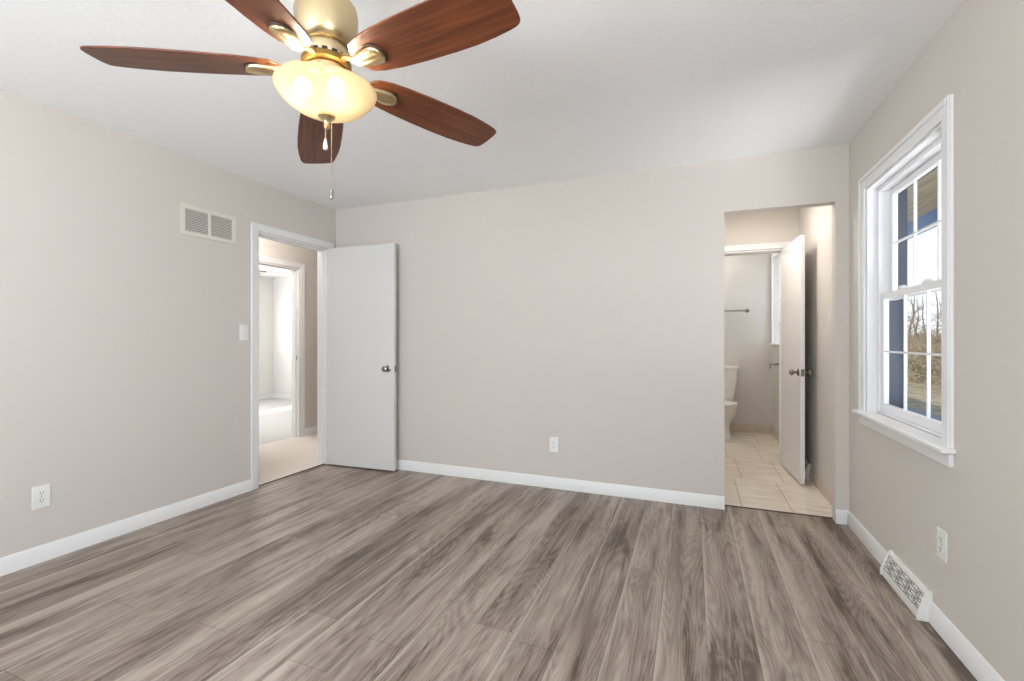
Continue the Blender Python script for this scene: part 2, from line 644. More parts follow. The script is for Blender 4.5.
structure(panel('x', XF - .1, XF, YN - .1, YE + .12, 0, H, [(3.5, 6.3, 1.27, 1.76)]).build('wall_far_bedroom_left', M['wall_white'], smooth=False))
structure(panel('y', YE, YE + .12, XF, XHF, 0, H).build('wall_far_bedroom_back', M['wall_white'], smooth=False))
structure(panel('y', YN - .1, YN, XF, XHF, 0, H).build('wall_far_bedroom_near', M['wall_white'], smooth=False))

structure(MB().box(XL - .03, WX1, YF - .12, 3.60, -.12, 0).build('floor', M['floor'], smooth=False))
structure(MB().box(-1.42, WX1, 3.60, 6.99, -.12, 0).build('floor_bathroom', M['tile'], smooth=False))
structure(MB().box(-4.50, XL - .03, 0.88, 6.99, -.12, 0.004).build('floor_hallway', M['carpet'], smooth=False))
structure(MB().box(XF - .1, -4.50, 2.9, 6.99, -.12, 0.004).build('floor_far_bedroom', M['carpet_far'], smooth=False))
structure(MB().box(XL - .034, XL - .024, 2.66, 3.42, 0, 0.006).build('trim_1', M['threshold']))
structure(MB().box(0.206, 0.858, 3.594, 3.606, 0, 0.005).build('trim_2', M['threshold']))
structure(MB().box(-3.349, WX1, YF - .12, 3.611, H, H + .12).build('ceiling', M['ceiling'], smooth=False))
structure(MB().box(-1.42, WX1, 3.611, 6.99, H, H + .12).build('ceiling_bathroom', M['ceiling'], smooth=False))
structure(MB().box(XF - .1, -3.349, 0.88, 6.99, H, H + .12).build('ceiling_hallway', M['ceiling'], smooth=False))

# ------------------------------------------------------------------ baseboards
BH, BT = 0.088, 0.014


def baseboard(name, p0, p1, normal, mat=None, h=BH, t=BT, cut0=0, cut1=0):
    """moulded board from p0 to p1 along the wall foot; normal points into the room"""
    p0, p1, n = Vector((*p0, 0)), Vector((*p1, 0)), Vector((*normal, 0))
    prof = [(0, 0), (t, 0), (t, h * .62), (t * .78, h * .70), (t * .72, h * .86), (t * .45, h * .95), (t * .3, h), (0, h)]
    d = (p1 - p0).normalized()
    rings = [[p + n * a + Vector((0, 0, z)) - (d * a * c) for a, z in prof] for p, c in ((p0, -cut0), (p1, cut1))]
    mb = MB().loft(rings)
    return structure(mb.build(name, mat or M['trim'], angle=50))


baseboard('baseboard_left', (XL, YF), (XL, 2.596), (1, 0))
baseboard('baseboard_back', (XL + .02, YB), (0.206, YB), (0, -1))
baseboard('baseboard_back_stub', (0.858, YB), (XR, YB), (0, -1), cut1=1)
baseboard('baseboard_right', (XR, YF), (XR, 2.423), (-1, 0))
baseboard('baseboard_right_far', (XR, 2.835), (XR, YB), (-1, 0), cut1=1)
baseboard('baseboard_rear', (XL, YF), (XR, YF), (0, 1))
baseboard('baseboard_vestibule', (XR, 3.611), (XR, 4.54), (-1, 0), M['tile_base'])
baseboard('baseboard_hallway', (XH, 4.312), (XH, 6.87), (1, 0))
baseboard('baseboard_hallway_near', (XH, 1.0), (XH, 3.42), (1, 0))
baseboard('baseboard_far_bedroom_left', (XF, YN), (XF, YE), (1, 0))
baseboard('baseboard_far_bedroom_back', (XF, YE), (XHF, YE), (0, -1))
baseboard('baseboard_bathroom_back', (-1.30, YT), (XR, YT), (0, -1), M['tile_base'], 0.10, 0.012)
baseboard('baseboard_bathroom_right', (XR, YV2), (XR, YT - .012), (-1, 0), M['tile_base'], 0.10, 0.012)

# ------------------------------------------------------------------ door frames (casing and jamb of each doorway)


def door_frame(name, axis, face, sgn, u0, u1, back, cw=0.062, ct=0.017, both=True):
    """axis: the wall's normal axis; face: wall face coordinate; sgn: direction into the viewing room; back: other face"""
    e = empty(name, (0, 0, 0))
    structure(e)

    def bx(mb, a0, a1, b0, b1, z0, z1):
        if axis == 'x':
            mb.box(min(a0, a1), max(a0, a1), b0, b1, z0, z1)
        else:
            mb.box(b0, b1, min(a0, a1), max(a0, a1), z0, z1)
    for f, s in (((face, sgn), (back, -sgn)) if both else ((face, sgn),)):
        mb = MB()
        g = 0.006
        o1, o2 = f + s * ct, f + s * ct * .72
        for (b0, b1, z0, z1) in ((u0 - cw, u0 - g, 0, DT + cw), (u1 + g, u1 + cw, 0, DT + cw), (u0 - g, u1 + g, DT + g, DT + cw)):
            bx(mb, f, o2, b0, b1, z0, z1)
        # raised outer back band
        bb = .02
        for (b0, b1, z0, z1) in ((u0 - cw, u0 - cw + bb, 0, DT + cw), (u1 + cw - bb, u1 + cw, 0, DT + cw), (u0 - cw + bb, u1 + cw - bb, DT + cw - bb, DT + cw)):
            bx(mb, o2, o1, b0, b1, z0, z1)
        mb.build('casing', M['trim'], e, bevel=.003)
    mb = MB()
    j = 0.012
    bx(mb, face, back, u0, u0 + j, 0, DT)
    bx(mb, face, back, u1 - j, u1, 0, DT)
    bx(mb, face, back, u0 + j, u1 - j, DT - j, DT)
    mb.build('jamb', M['trim'], e, bevel=.001)
    mid = face - sgn * 0.045
    mb = MB()
    q = mid - sgn * 0.035
    bx(mb, mid, q, u0 + j, u0 + j + .011, 0, DT - j)
    bx(mb, mid, q, u1 - j - .011, u1 - j, 0, DT - j)
    bx(mb, mid, q, u0 + j + .011, u1 - j - .011, DT - j - .011, DT - j)
    mb.build('door_stop', M['trim'], e, bevel=.001)
    return e


fr1 = door_frame('trim_3', 'x', XL, 1, 2.66, 3.42, -3.349)
fr2 = door_frame('trim_4', 'x', XH, 1, 3.49, 4.25, XHF)
fr3 = door_frame('trim_5', 'y', YV, -1, 0.15, 0.80, YV2)
MB().box(XH - .062, XH - .032, 4.2365, 4.2385, .93, .99).build('strike_plate', M['nickel'], fr2)

# ------------------------------------------------------------------ doors
KNOB = [(0.0, 0.0), (0.031, 0.0), (0.031, 0.004), (0.024, 0.008), (0.012, 0.011), (0.010, 0.028), (0.014, 0.034), (0.024, 0.040), (0.027, 0.050), (0.024, 0.060), (0.014, 0.065), (0.0, 0.066)]


def door_slab(name, label, hinge, free, thick, side, z0, z1, mat, knob_z, backset):
    """flush slab; its visible face runs from hinge to free, thickness goes to `side` (+1 = left of hinge->free)"""
    h, f = Vector((*hinge, 0)), Vector((*free, 0))
    d = (f - h).normalized()
    w = (f - h).length
    e = empty(name, (h.x, h.y, z0))
    structure(e, label, 'door')
    e.rotation_euler = (0, 0, math.atan2(d.y, d.x))
    s = side
    MB().box(0, w, min(0, s * thick), max(0, s * thick), 0, z1 - z0).build('slab', mat, e, bevel=.0025)
    for q, y in ((-s, 0), (s, s * thick)):
        m = Matrix.Translation((w - backset, y, knob_z - z0)) @ Matrix.Rotation(R(90) if q < 0 else R(-90), 4, 'X')
        MB().lathe(KNOB, 24, m).build('knob', M['nickel'], e)
    MB().box(w, w + .0015, s * thick * .5 - .0125, s * thick * .5 + .0125, knob_z - z0 - .029, knob_z - z0 + .029).build('latch_plate', M['nickel'], e)
    MB().box(w + .0015, w + .010, s * thick * .5 - .006, s * thick * .5 + .006, knob_z - z0 - .008, knob_z - z0 + .008).build('latch', M['nickel'], e)
    for z in (.2, 1.0, 1.82):
        MB().lathe([(.006, z - .045), (.006, z + .045)], 10, Matrix.Translation((-.006, -s * .004, 0))).build('hinge', M['trim'], e)
    return e


door_slab('door_1', 'open white flush bedroom door with a nickel knob, standing before the back wall', (-3.208, 3.382), (-2.474, 3.416), .035, 1, .012, 2.042, M['door'], .922, .066)
door_slab('door_2', 'narrow open bathroom door seen nearly edge-on beside the right wall of the alcove', (.776, 4.955), (.811, 4.315), .033, 1, .012, 2.03, M['door_warm'], .914, .06)

# ------------------------------------------------------------------ windows


def window(name, y0, y1, z0, z1, detail=True):
    """double-hung window in the right wall (outside at +x)"""
    e = empty(name, (XR, (y0 + y1) / 2, z0))
    structure(e)
    loc = Vector(e.location)

    def put(mb, nm, mt, par=e, bevel=.002):
        bmesh.ops.translate(mb.bm, verts=mb.bm.verts[:], vec=-loc)
        return mb.build(nm, mt, par, bevel=bevel)
    cw, ct = 0.07, 0.02
    x = XR
    mb = MB()
    for a0, a1, c0, c1 in ((y0 - cw, y0, z0, z1 + cw), (y1, y1 + cw, z0, z1 + cw), (y0, y1, z1, z1 + cw)):
        mb.box(x - ct * .65, x, a0, a1, c0, c1)
    bb = .024
    for a0, a1, c0, c1 in ((y0 - cw, y0 - cw + bb, z0, z1 + cw), (y1 + cw - bb, y1 + cw, z0, z1 + cw), (y0 - cw + bb, y1 + cw - bb, z1 + cw - bb, z1 + cw)):
        mb.box(x - ct, x - ct * .65, a0, a1, c0, c1)
    put(mb, 'casing', M['trim'], bevel=.003)
    st_out = [(x + .05, y0), (x + .05, y1), (x, y1), (x, y1 + cw + .02), (x - .048, y1 + cw + .02), (x - .048, y0 - cw - .02), (x, y0 - cw - .02), (x, y0)]
    put(MB().prism(st_out, .022, Matrix.Translation((0, 0, z0))), 'stool', M['trim'], bevel=.006)
    put(MB().box(x - .016, x, y0 - cw, y1 + cw, z0 - .055, z0), 'apron', M['trim'], bevel=.004)
    # jamb liner
    b = z0 + .022
    zm = 1.424
    mb = MB()
    fw = .034
    xj0, xa, xl, xb, xe = x, x + .048, x + .084, x + .125, WX1 + .012
    mb.box(xj0, xa, y0, y0 + .012, b, z1).box(xj0, xa, y1 - .012, y1, b, z1).box(xj0, xa, y0 + .012, y1 - .012, z1 - .012, z1)
    put(mb, 'jamb', M['vinyl'], bevel=.001)
    mb = MB()
    for a0, a1 in ((y0, y0 + fw), (y1 - fw, y1)):
        mb.box(xa, xl, a0, a1, b, zm - .022).box(xa, xb, a0, a1, zm - .022, z1)
    mb.box(xa, xb, y0 + fw, y1 - fw, z1 - fw, z1).box(xa, xl, y0 + fw, y1 - fw, b, b + .012)
    put(mb, 'frame', M['vinyl'], bevel=.002)
    mb = MB()
    for a0, a1 in ((y0, y0 + fw), (y1 - fw, y1)):
        mb.box(xl, xe, a0, a1, b, zm - .022).box(xb, xe, a0, a1, zm - .022, z1)
    mb.box(xb, xe, y0 + fw, y1 - fw, z1 - fw, z1)
    put(mb, 'outside_jamb', M['navy_dark'], bevel=.002)

    def sash(nm, xc, c0, c1, th=.026, st=.042, rb=.045, rt=.035):
        a0, a1 = y0 + fw + .001, y1 - fw - .001
        s = put(MB().box(xc - th / 2, xc + th / 2, a0, a0 + st, c0, c1).box(xc - th / 2, xc + th / 2, a1 - st, a1, c0, c1)
                .box(xc - th / 2, xc + th / 2, a0 + st, a1 - st, c0, c0 + rb).box(xc - th / 2, xc + th / 2, a0 + st, a1 - st, c1 - rt, c1), nm, M['vinyl'], bevel=.003)
        g0, g1, h0, h1 = a0 + st, a1 - st, c0 + rb, c1 - rt
        p = MB().box(xc - .002, xc + .002, g0 - .005, g1 + .005, h0 - .005, h1 + .005)
        bmesh.ops.translate(p.bm, verts=p.bm.verts[:], vec=-loc)
        p.build('pane', M['glass'], s, smooth=False)
        mb = MB()
        m = .005
        for k in (1, 2):
            yy = g0 + (g1 - g0) * k / 3
            mb.box(xc - .006, xc + .006, yy - m, yy + m, h0, h1)
        zz = (h0 + h1) / 2
        ys = [g0] + [g0 + (g1 - g0) * k / 3 for k in (1, 2)] + [g1]
        for k in range(3):
            mb.box(xc - .006, xc + .006, ys[k] + (m if k else 0), ys[k + 1] - (m if k < 2 else 0), zz - m, zz + m)
        bmesh.ops.translate(mb.bm, verts=mb.bm.verts[:], vec=-loc)
        mb.build('muntin_grid', M['vinyl'], s, smooth=False)
        return s
    lo = sash('lower_sash', x + .070, b + .013, zm + .018)
    sash('upper_sash', x + .110, zm - .022, z1 - fw)
    for k in (1, 2):
        yy = y0 + (y1 - y0) * (.36 if k == 1 else .66)
        mb = MB()
        mb.box(x + .052, x + .085, yy - .028, yy + .028, zm + .0185, zm + .026)
        mb.box(x + .056, x + .078, yy - .014, yy + .020, zm + .026, zm + .036)
        put(mb, 'sash_lock', M['vinyl'], bevel=.003)
    put(MB().box(x + .084, x + .24, y0, y1, z0, z0 + .05).box(WX1, x + .24, y0 - .05, y0, z0, z0 + .05).box(WX1, x + .24, y1, y1 + .05, z0, z0 + .05), 'outside_sill', M['slate'], bevel=.003)
    return e


window('window_1', 2.325, 3.215, 0.745, 2.055)
window('window_2', -1.06, -0.18, 0.765, 2.055)

# bathroom window: frosted double-hung sash with blinds-like bars
e = empty('window_3', (XR, 6.15, 1.12))
structure(e)
y0, y1, z0, z1 = BWIN
L0 = Vector(e.location)


def rel(mb, nm, mt, par, bevel=.002, org=None):
    bmesh.ops.translate(mb.bm, verts=mb.bm.verts[:], vec=-(org if org is not None else L0))
    return mb.build(nm, mt, par, bevel=bevel)


mb = MB()
cw = .05
for a0, a1, c0, c1 in ((y0 - cw, y0, z0, z1 + cw), (y1, y1 + cw, z0, z1 + cw), (y0, y1, z1, z1 + cw)):
    mb.box(XR - .016, XR, a0, a1, c0, c1)
rel(mb, 'casing', M['trim'], e)
rel(MB().box(XR - .04, XR + .06, y0, y1, z0, z0 + .02), 'stool', M['trim'], e)
rel(MB().box(XR + .06, XR + .064, y0, y1, z0, z1), 'pane', M['frosted'], e, 0)
mb = MB()
for k in range(1, 4):
    zz = z0 + (z1 - z0) * k / 4
    mb.box(XR + .045, XR + .058, y0, y1, zz - .008, zz + .008)
rel(mb, 'sash_bars', M['vinyl'], e, 0)

# ------------------------------------------------------------------ wall fittings


def fitting(name, loc, face):
    """empty on a wall; local x along the wall, local -y out of the wall"""
    rz = {'left': R(90), 'back': 0, 'right': R(-90), 'bath_back': 0}[face]
    return empty(name, loc, rz)


def outlet(loc, face, label):
    e = fitting('wall_outlet', loc, face)
    tag(e, label, 'outlet', 'wall outlets')
    MB().box(-.038, .038, -.006, 0, -.06, .06).build('cover_plate', M['plastic'], e, bevel=.003)
    for s in (-1, 1):
        pts = []
        for k in range(24):
            a = 2 * PI * k / 24
            x, z = .0175 * math.cos(a), .0175 * math.sin(a)
            pts.append((x, max(-.0145, min(.0145, z))))
        m = Matrix.Translation((0, -.0085, s * .0195)) @ Matrix.Rotation(R(90), 4, 'X') @ Matrix.Translation((0, 0, -.0025))
        r = MB().prism(pts, .0025, m).build('socket', M['plastic'], e)
        mb = MB()
        for x, hh in ((-.0065, .0045), (.0065, .0037)):
            mb.box(x - .0012, x + .0012, -.0092, -.0084, s * .0195 + .004 - hh, s * .0195 + .004 + hh)
        mb.lathe([(.0025, 0), (.0025, .0008)], 10, Matrix.Translation((0, -.0084, s * .0195 - .0075)) @ Matrix.Rotation(R(90), 4, 'X'))
        mb.build('slots', M['slot'], r)
    MB().lathe([(.003, 0), (.0022, .0012)], 10, Matrix.Translation((0, -.006, 0)) @ Matrix.Rotation(R(90), 4, 'X')).build('screw', M['nickel'], e)
    return e


outlet((XL, 1.353, .346), 'left', 'white duplex outlet low on the left wall')
outlet((-1.027, YB, .346), 'back', 'white duplex outlet low on the back wall')
outlet((XR, 2.340, .362), 'right', 'white duplex outlet low on the right wall, under the window')

e = tag(fitting('light_switch', (XL, 2.540, 1.239), 'left'), 'white rocker light switch beside the bedroom doorway', 'light switch')
MB().box(-.037, .037, -.006, 0, -.062, .062).build('cover_plate', M['plastic'], e, bevel=.003)
MB().box(-.0165, .0165, -.0085, -.006, -.033, .033).build('rocker', M['plastic'], e, bevel=.001)

# return-air vent high on the left wall
e = tag(fitting('wall_vent', (XL, 2.267, 2.006), 'left'), 'cream two-panel louvred air vent high on the left wall', 'vent')
W2, H2 = .207, .106
fb = .03
mb = MB()
mb.box(-W2, W2, -.009, 0, H2 - fb, H2).box(-W2, W2, -.009, 0, -H2, -H2 + fb)
mb.box(-W2, -W2 + fb + .006, -.009, 0, -H2 + fb, H2 - fb).box(W2 - fb - .006, W2, -.009, 0, -H2 + fb, H2 - fb)
mb.box(-.011, .011, -.009, 0, -H2 + fb, H2 - fb)
bmesh.ops.remove_doubles(mb.bm, verts=mb.bm.verts[:], dist=1e-5)
mb.build('frame', M['vent'], e, bevel=.003)
for x0, x1 in ((-W2 + fb + .006, -.011), (.011, W2 - fb - .006)):
    mb = MB().box(x0, x1, -.0012, -.0004, -H2 + fb, H2 - fb)
    p = mb.build('duct_opening', M['vent_dark'], e, smooth=False)
    mb = MB()
    n = 13
    for k in range(n):
        z = -H2 + fb + (k + .5) * (2 * H2 - 2 * fb) / n
        m = Matrix.Translation((0, -.0045, z)) @ Matrix.Rotation(R(62), 4, 'X')
        mb.box(x0, x1, -.0042, .0042, -.0006, .0006, m)
    mb.build('louvres', M['vent'], p, smooth=False)
for s in (-1, 1):
    MB().lathe([(.004, 0), (.003, .0015)], 10, Matrix.Translation((s * (W2 - .016), -.009, 0)) @ Matrix.Rotation(R(90), 4, 'X')).build('screw', M['vent'], e)


# baseboard registers
def register(loc, length, label, group=None):
    """sloping-front baseboard heat register against the right wall; local +x along the wall (towards -y), local -y out"""
    e = empty('baseboard_register', loc, R(-90))
    tag(e, label, 'register', group)
    l2 = length / 2
    D, Hh = .048, .122
    prof = [(0, 0), (-D, 0), (-D, .028), (-.022, Hh - .012), (-.015, Hh), (0, Hh)]
    mb = MB()
    mb.loft([[Vector((x, a, z)) for a, z in prof] for x in (-l2, l2)])
    mb.build('housing', M['register'], e, bevel=.002)
    mb = MB()
    cap = [(0, 0), (-D - .006, 0), (-D - .006, .03), (-.024, Hh - .004), (-.015, Hh + .006), (0, Hh + .006)]
    for s in (-1, 1):
        c = MB().loft([[Vector((x, a, z)) for a, z in cap] for x in (s * l2, s * (l2 + .010))])
        c.build('end_cap', M['register'], e, bevel=.002)
    # woven-brick grille: slots on the sloping face
    a, b = Vector((0, -D, .028)), Vector((0, -.022, Hh - .012))
    up = (b - a).normalized()
    nrm = Vector((0, -up.z, up.y))
    lng = (b - a).length
    X = Vector((1, 0, 0))
    mb = MB()

    def slot(u, v, du, dv):
        m = Matrix.Translation(a + X * u + up * v + nrm * .0006) @ Matrix((X, up, nrm)).transposed().to_4x4()
        mb.box(-du, du, -dv, dv, -.0004, .0006, m)
    rows = 5
    v0, v1 = lng * .15, lng * .96
    rh = (v1 - v0) / rows
    cols = 8
    u0, u1 = -l2 + .014, l2 - .012
    cwid = (u1 - u0) / cols
    for r in range(rows + 1):
        slot(0, v0 + r * rh, (u1 - u0) / 2, .0010)
    for r in range(rows):
        for c in range(cols + 1):
            u = u0 + (c + (.5 if r % 2 else 0)) * cwid
            if u <= u1 + .001:
                slot(u, v0 + (r + .5) * rh, .0011, rh / 2)
        for c in range(cols):
            u = u0 + (c + (1.0 if r % 2 else .5)) * cwid
            if u < u1 - .004 and (r + c) % 2:
                slot(u, v0 + (r + .5) * rh, cwid * .25, .0024)
    mb.build('grille_slots', M['register_slot'], e, smooth=False)
    MB().box(-.004, .004, -.0, .014, 0, .004, Matrix.Translation(a + up * lng * .95 + nrm * .001) @ Matrix((X, up, nrm)).transposed().to_4x4()).build('damper_lever', M['register'], e, bevel=.001)
    return e


register((XR, 2.629, 0), .392, 'white baseboard register with a woven-brick grille under the bedroom window', 'baseboard registers')
register((XR, 4.75, 0), .38, 'white baseboard register tucked behind the bathroom door', 'baseboard registers')

# ------------------------------------------------------------------ ceiling fan


def blade_outline():
    st = [(.130, .022), (.137, .038), (.152, .054), (.19, .066), (.25, .074), (.34, .080), (.44, .083), (.51, .0825), (.57, .078), (.62, .071), (.642, .066), (.653, .060), (.659, .050), (.662, .030)]
    return [(r, w) for r, w in st] + [(.663, 0)] + [(r, -w) for r, w in reversed(st)] + [(.127, 0)]


def make_fan(name, label, loc, phi, blade_mat, bulb_mat, droops, bulb_dir, metal=None):
    brass = metal or M['brass']
    dark = metal or M['brass_dark']
    e = empty(name, loc)
    tag(e, label, 'ceiling fan', 'ceiling fans')
    zb = -.416                                     # blade plane below the ceiling
    MB().lathe([(.0, 0), (.068, 0), (.070, -.012), (.062, -.040), (.040, -.062), (.018, -.070), (0, -.070)], 36).build('canopy', brass, e)
    MB().lathe([(.0127, -.068), (.0127, -.152)], 16).build('downrod', brass, e)
    MB().lathe([(0, -.150), (.030, -.152), (.050, -.160), (.062, -.174), (.064, -.190), (.058, -.200), (0, -.202)], 36).build('yoke_cover', M['nickel'], e)
    MB().lathe([(0, -.202), (.062, -.202), (.080, -.208), (.090, -.222), (.094, -.244), (.093, -.290), (.089, -.322), (.082, -.338), (.072, -.346), (0, -.346)], 48).build('motor_housing', brass, e)
    MB().lathe([(0, -.346), (.064, -.346), (.066, -.350), (.063, -.380), (.060, -.388), (0, -.388)], 40).build('motor_neck', brass, e)
    mb = MB()
    for k in range(14):
        a = 2 * PI * k / 14
        m = Matrix.Rotation(a, 4, 'Z') @ Matrix.Translation((.0625, 0, -.380))
        mb.box(-.002, .0015, -.008, .008, -.0035, .0035, m)
    mb.build('vent_slots', M['slot'], e, smooth=False)
    MB().lathe([(0, -.388), (.070, -.388), (.074, -.393), (.074, -.406), (.068, -.411), (0, -.411)], 40).build('flywheel', dark, e)
    MB().lathe([(0, -.411), (.055, -.411), (.058, -.416), (.056, -.440), (.040, -.448), (0, -.448)], 36).build('switch_housing', brass, e)
    MB().lathe([(.008, -.446), (.008, -.548)], 12).build('centre_rod', dark, e)
    out = blade_outline()
    for k in range(5):
        a = phi - k * R(72)
        dz = droops[k] / .66
        base = Matrix.Rotation(a, 4, 'Z') @ Matrix.Translation((0, 0, zb)) @ Matrix.Rotation(math.atan(dz), 4, 'Y') @ Matrix.Rotation(R(-10.5), 4, 'X')
        b = MB().prism(out, .006).build('blade', blade_mat, e, bevel=.0015)
        b.matrix_local = base @ Matrix.Translation((0, 0, -.003))
        # blade iron: fluted scoop from the flywheel to a rounded end under the blade
        br = MB()
        hub = base.inverted() @ Matrix.Rotation(a, 4, 'Z')
        stations = [(.062, .010, hub @ Vector((.066, 0, -.396))), (.09, .011, hub @ Vector((.090, 0, -.400))), (.108, .013, None), (.128, .017, None), (.150, .022, None), (.175, .027, None), (.200, .031, None), (.216, .029, None), (.229, .022, None), (.236, .010, None)]
        rings = []
        zend = -.0035
        p1 = stations[1][2]
        for i, (r, w, p) in enumerate(stations):
            if p is None:
                t = min(1, max(0, (r - .09) / .055))
                t = t * t * (3 - 2 * t)
                zc = p1.z * (1 - t) + (zend - .006) * t
                yc = p1.y * (1 - t)
                p = Vector((r, yc, zc))
            th = .011 if r < .21 else .010
            ring = []
            for j in range(17):                     # fluted underside, flat top
                s = -1 + 2 * j / 16
                flute = .0022 * math.cos(s * PI * 3) * (1 if .1 < r < .2 else .2)
                ring.append(p + Vector((0, s * w, -th * math.sqrt(max(0, 1 - s * s)) * .75 - .002 + flute * (1 - s * s))))
            for j in range(16, -1, -8):
                s = -1 + 2 * j / 16
                ring.append(p + Vector((0, s * w, .0055)))
            rings.append(ring)
        br.loft(rings)
        ir = br.build('blade_iron', brass, e, angle=60)
        ir.matrix_local = base
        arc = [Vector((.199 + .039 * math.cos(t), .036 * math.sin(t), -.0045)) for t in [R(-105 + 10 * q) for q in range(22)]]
        shade_arc = MB().tube(arc, [.0008 + .0034 * math.sin(PI * q / 21) for q in range(22)], 8).build('gap_shade_arc', M['gap_shade'], ir)  # dark arc added in place of the shaded gap round the iron's end
    # light kit
    prof_o = [(.020, -.556), (.045, -.553), (.076, -.545), (.102, -.532), (.122, -.517), (.138, -.501), (.148, -.487), (.151, -.478)]
    prof_i = [(.147, -.478), (.144, -.486), (.134, -.499), (.118, -.514), (.098, -.528), (.074, -.540), (.044, -.548), (.020, -.551)]
    bowl = MB()
    seg = 56
    prof = prof_o + prof_i
    bowl.loft([[Vector((r * math.cos(2 * PI * k / seg), r * math.sin(2 * PI * k / seg), z)) for k in range(seg)] for r, z in prof], cap=False)
    bowl.build('glass_bowl', M['bowl'], e, angle=70)
    MB().lathe([(0, -.548), (.018, -.550), (.026, -.557), (.026, -.563), (.018, -.570), (.010, -.577), (.008, -.585), (.010, -.592), (.006, -.599), (0, -.601)], 24).build('finial', brass, e)
    bd = Vector((*bulb_dir, 0)).normalized()
    for s in (-1, 1):
        c = bd * (s * .050 - .010) + Vector((.012, -.030, -.488))
        MB().tube([Vector((0, 0, -.440)) + bd * s * .03, Vector((0, 0, -.462)) + bd * s * .04, c + Vector((0, 0, .024))], .011, 10).build('lamp_holder', dark, e)
        MB().sphere(c, .025, 16, 10, (1, 1, 1.25)).build('light_bulb', bulb_mat, e)
    for off, l, nm in ((bd * -.004, .035, 'short'), (bd * .015, .222, 'long')):
        top = Vector((0, 0, -.594 if nm == 'short' else -.566)) + off
        bot = top - Vector((0, 0, l))
        mb = MB()
        n = int(l / .006)
        for k in range(n):
            p = top + (bot - top) * (k + .5) / n
            mb.sphere(p, .0022, 6, 4)
        mb.tube([top, bot], .0008, 6)
        ch = mb.build('pull_chain', brass, e)
        z = bot.z
        if nm == 'short':
            MB().lathe([(0, z), (.003, z - .001), (.0045, z - .008), (.0065, z - .018), (.0075, z - .028), (.006, z - .034), (0, z - .035)], 14, Matrix.Translation((off.x, off.y, 0))).build('pull_fob', M['plastic'], ch)
        else:
            MB().lathe([(0, z), (.004, z - .001), (.005, z - .006), (.0035, z - .010), (.0055, z - .016), (.006, z - .026), (.003, z - .031), (0, z - .032)], 14, Matrix.Translation((off.x, off.y, 0))).build('pull_fob', M['nickel'], ch)
    return e


CR = (math.cos(.37534), math.sin(.37534))
FAN = (-1.0656, 1.123)
make_fan('ceiling_fan', 'brass ceiling fan with five cherry blades and a lit frosted bowl in the bedroom', (*FAN, H), 3.6427, M['blade'], M['bulb'], [.006, .060, .018, .020, .020], CR)
make_fan('ceiling_fan', 'small distant pale ceiling fan glimpsed through the two doorways in the far bedroom', (-6.22, 5.06, H), 1.0, M['steel_blade'], M['bulb_far'], [0, 0, 0, 0, 0], CR, M['bronze']).scale = (.7, .7, .5)

# ------------------------------------------------------------------ bathroom


def superring(cx, cy, z, rx, ry, n=28, p=2.4, front=None):
    pts = []
    for k in range(n):
        a = 2 * PI * k / n
        c, s = math.cos(a), math.sin(a)
        x = math.copysign(abs(c) ** (2 / p), c) * rx
        yy = math.copysign(abs(s) ** (2 / p), s) * (ry if s > 0 or front is None else front)
        pts.append(Vector((cx + x, cy + yy, z)))
    return pts


e = tag(empty('toilet', (.32, YT - .02, 0)), 'white two-piece porcelain toilet half hidden by the bathroom doorway', 'toilet')
# pedestal and bowl (local: wall at +y = 0, front towards -y)
MB().loft([superring(0, -.36, z, rx, ry, p=pp, front=fr) for z, rx, ry, fr, pp in (
    (0, .115, .20, .22, 3), (.02, .112, .20, .215, 3), (.10, .100, .18, .19, 2.6), (.17, .108, .17, .19, 2.4), (.215, .136, .17, .225, 2.3), (.27, .170, .18, .280, 2.2), (.33, .186, .19, .305, 2.2), (.385, .186, .195, .315, 2.2))]).build('bowl', M['porcelain'], e, angle=60)
MB().loft([superring(0, -.37, z, rx, .19, p=2.2, front=fr) for z, rx, fr in ((.3855, .184, .310), (.388, .190, .318), (.404, .190, .318), (.407, .184, .312))]).build('seat', M['porcelain'], e, angle=50)
MB().loft([superring(0, -.37, z, rx, .18, p=2.2, front=fr) for z, rx, fr in ((.4075, .182, .308), (.411, .187, .314), (.424, .185, .312), (.430, .170, .296))]).build('lid', M['porcelain'], e, angle=50)
MB().loft([superring(0, -.105, z, rx, ry, p=5) for z, rx, ry in ((.40, .150, .075), (.42, .165, .082), (.60, .192, .092), (.805, .208, .098))]).build('tank', M['porcelain'], e, angle=50)
MB().loft([superring(0, -.107, z, rx, ry, p=5) for z, rx, ry in ((.8055, .212, .103), (.812, .222, .107), (.838, .222, .107), (.850, .212, .100))]).build('tank_lid', M['porcelain'], e, angle=50)
MB().loft([superring(0, -.14, z, rx, ry, p=4) for z, rx, ry in ((.36, .13, .10), (.3995, .15, .085))]).build('tank_shelf', M['porcelain'], e, angle=50)
MB().tube([(-.15, -.205, .745), (-.15, -.225, .745), (-.09, -.228, .738)], .006, 8).build('flush_lever', M['nickel'], e)

e = tag(empty('towel_bar', (.34, YT, 1.555)), 'slim nickel towel bar on the bathroom back wall above the toilet', 'towel bar')
for s in (-1, 1):
    MB().lathe([(.0, 0), (.026, 0), (.026, .006), (.016, .012), (.011, .018), (.011, .060), (.013, .066), (0, .068)], 20, Matrix.Translation((s * .31, 0, 0)) @ Matrix.Rotation(R(90), 4, 'X')).build('post', M['nickel'], e)
MB().tube([(-.30, -.052, 0), (.30, -.052, 0)], .0085, 12).build('bar', M['nickel'], e)

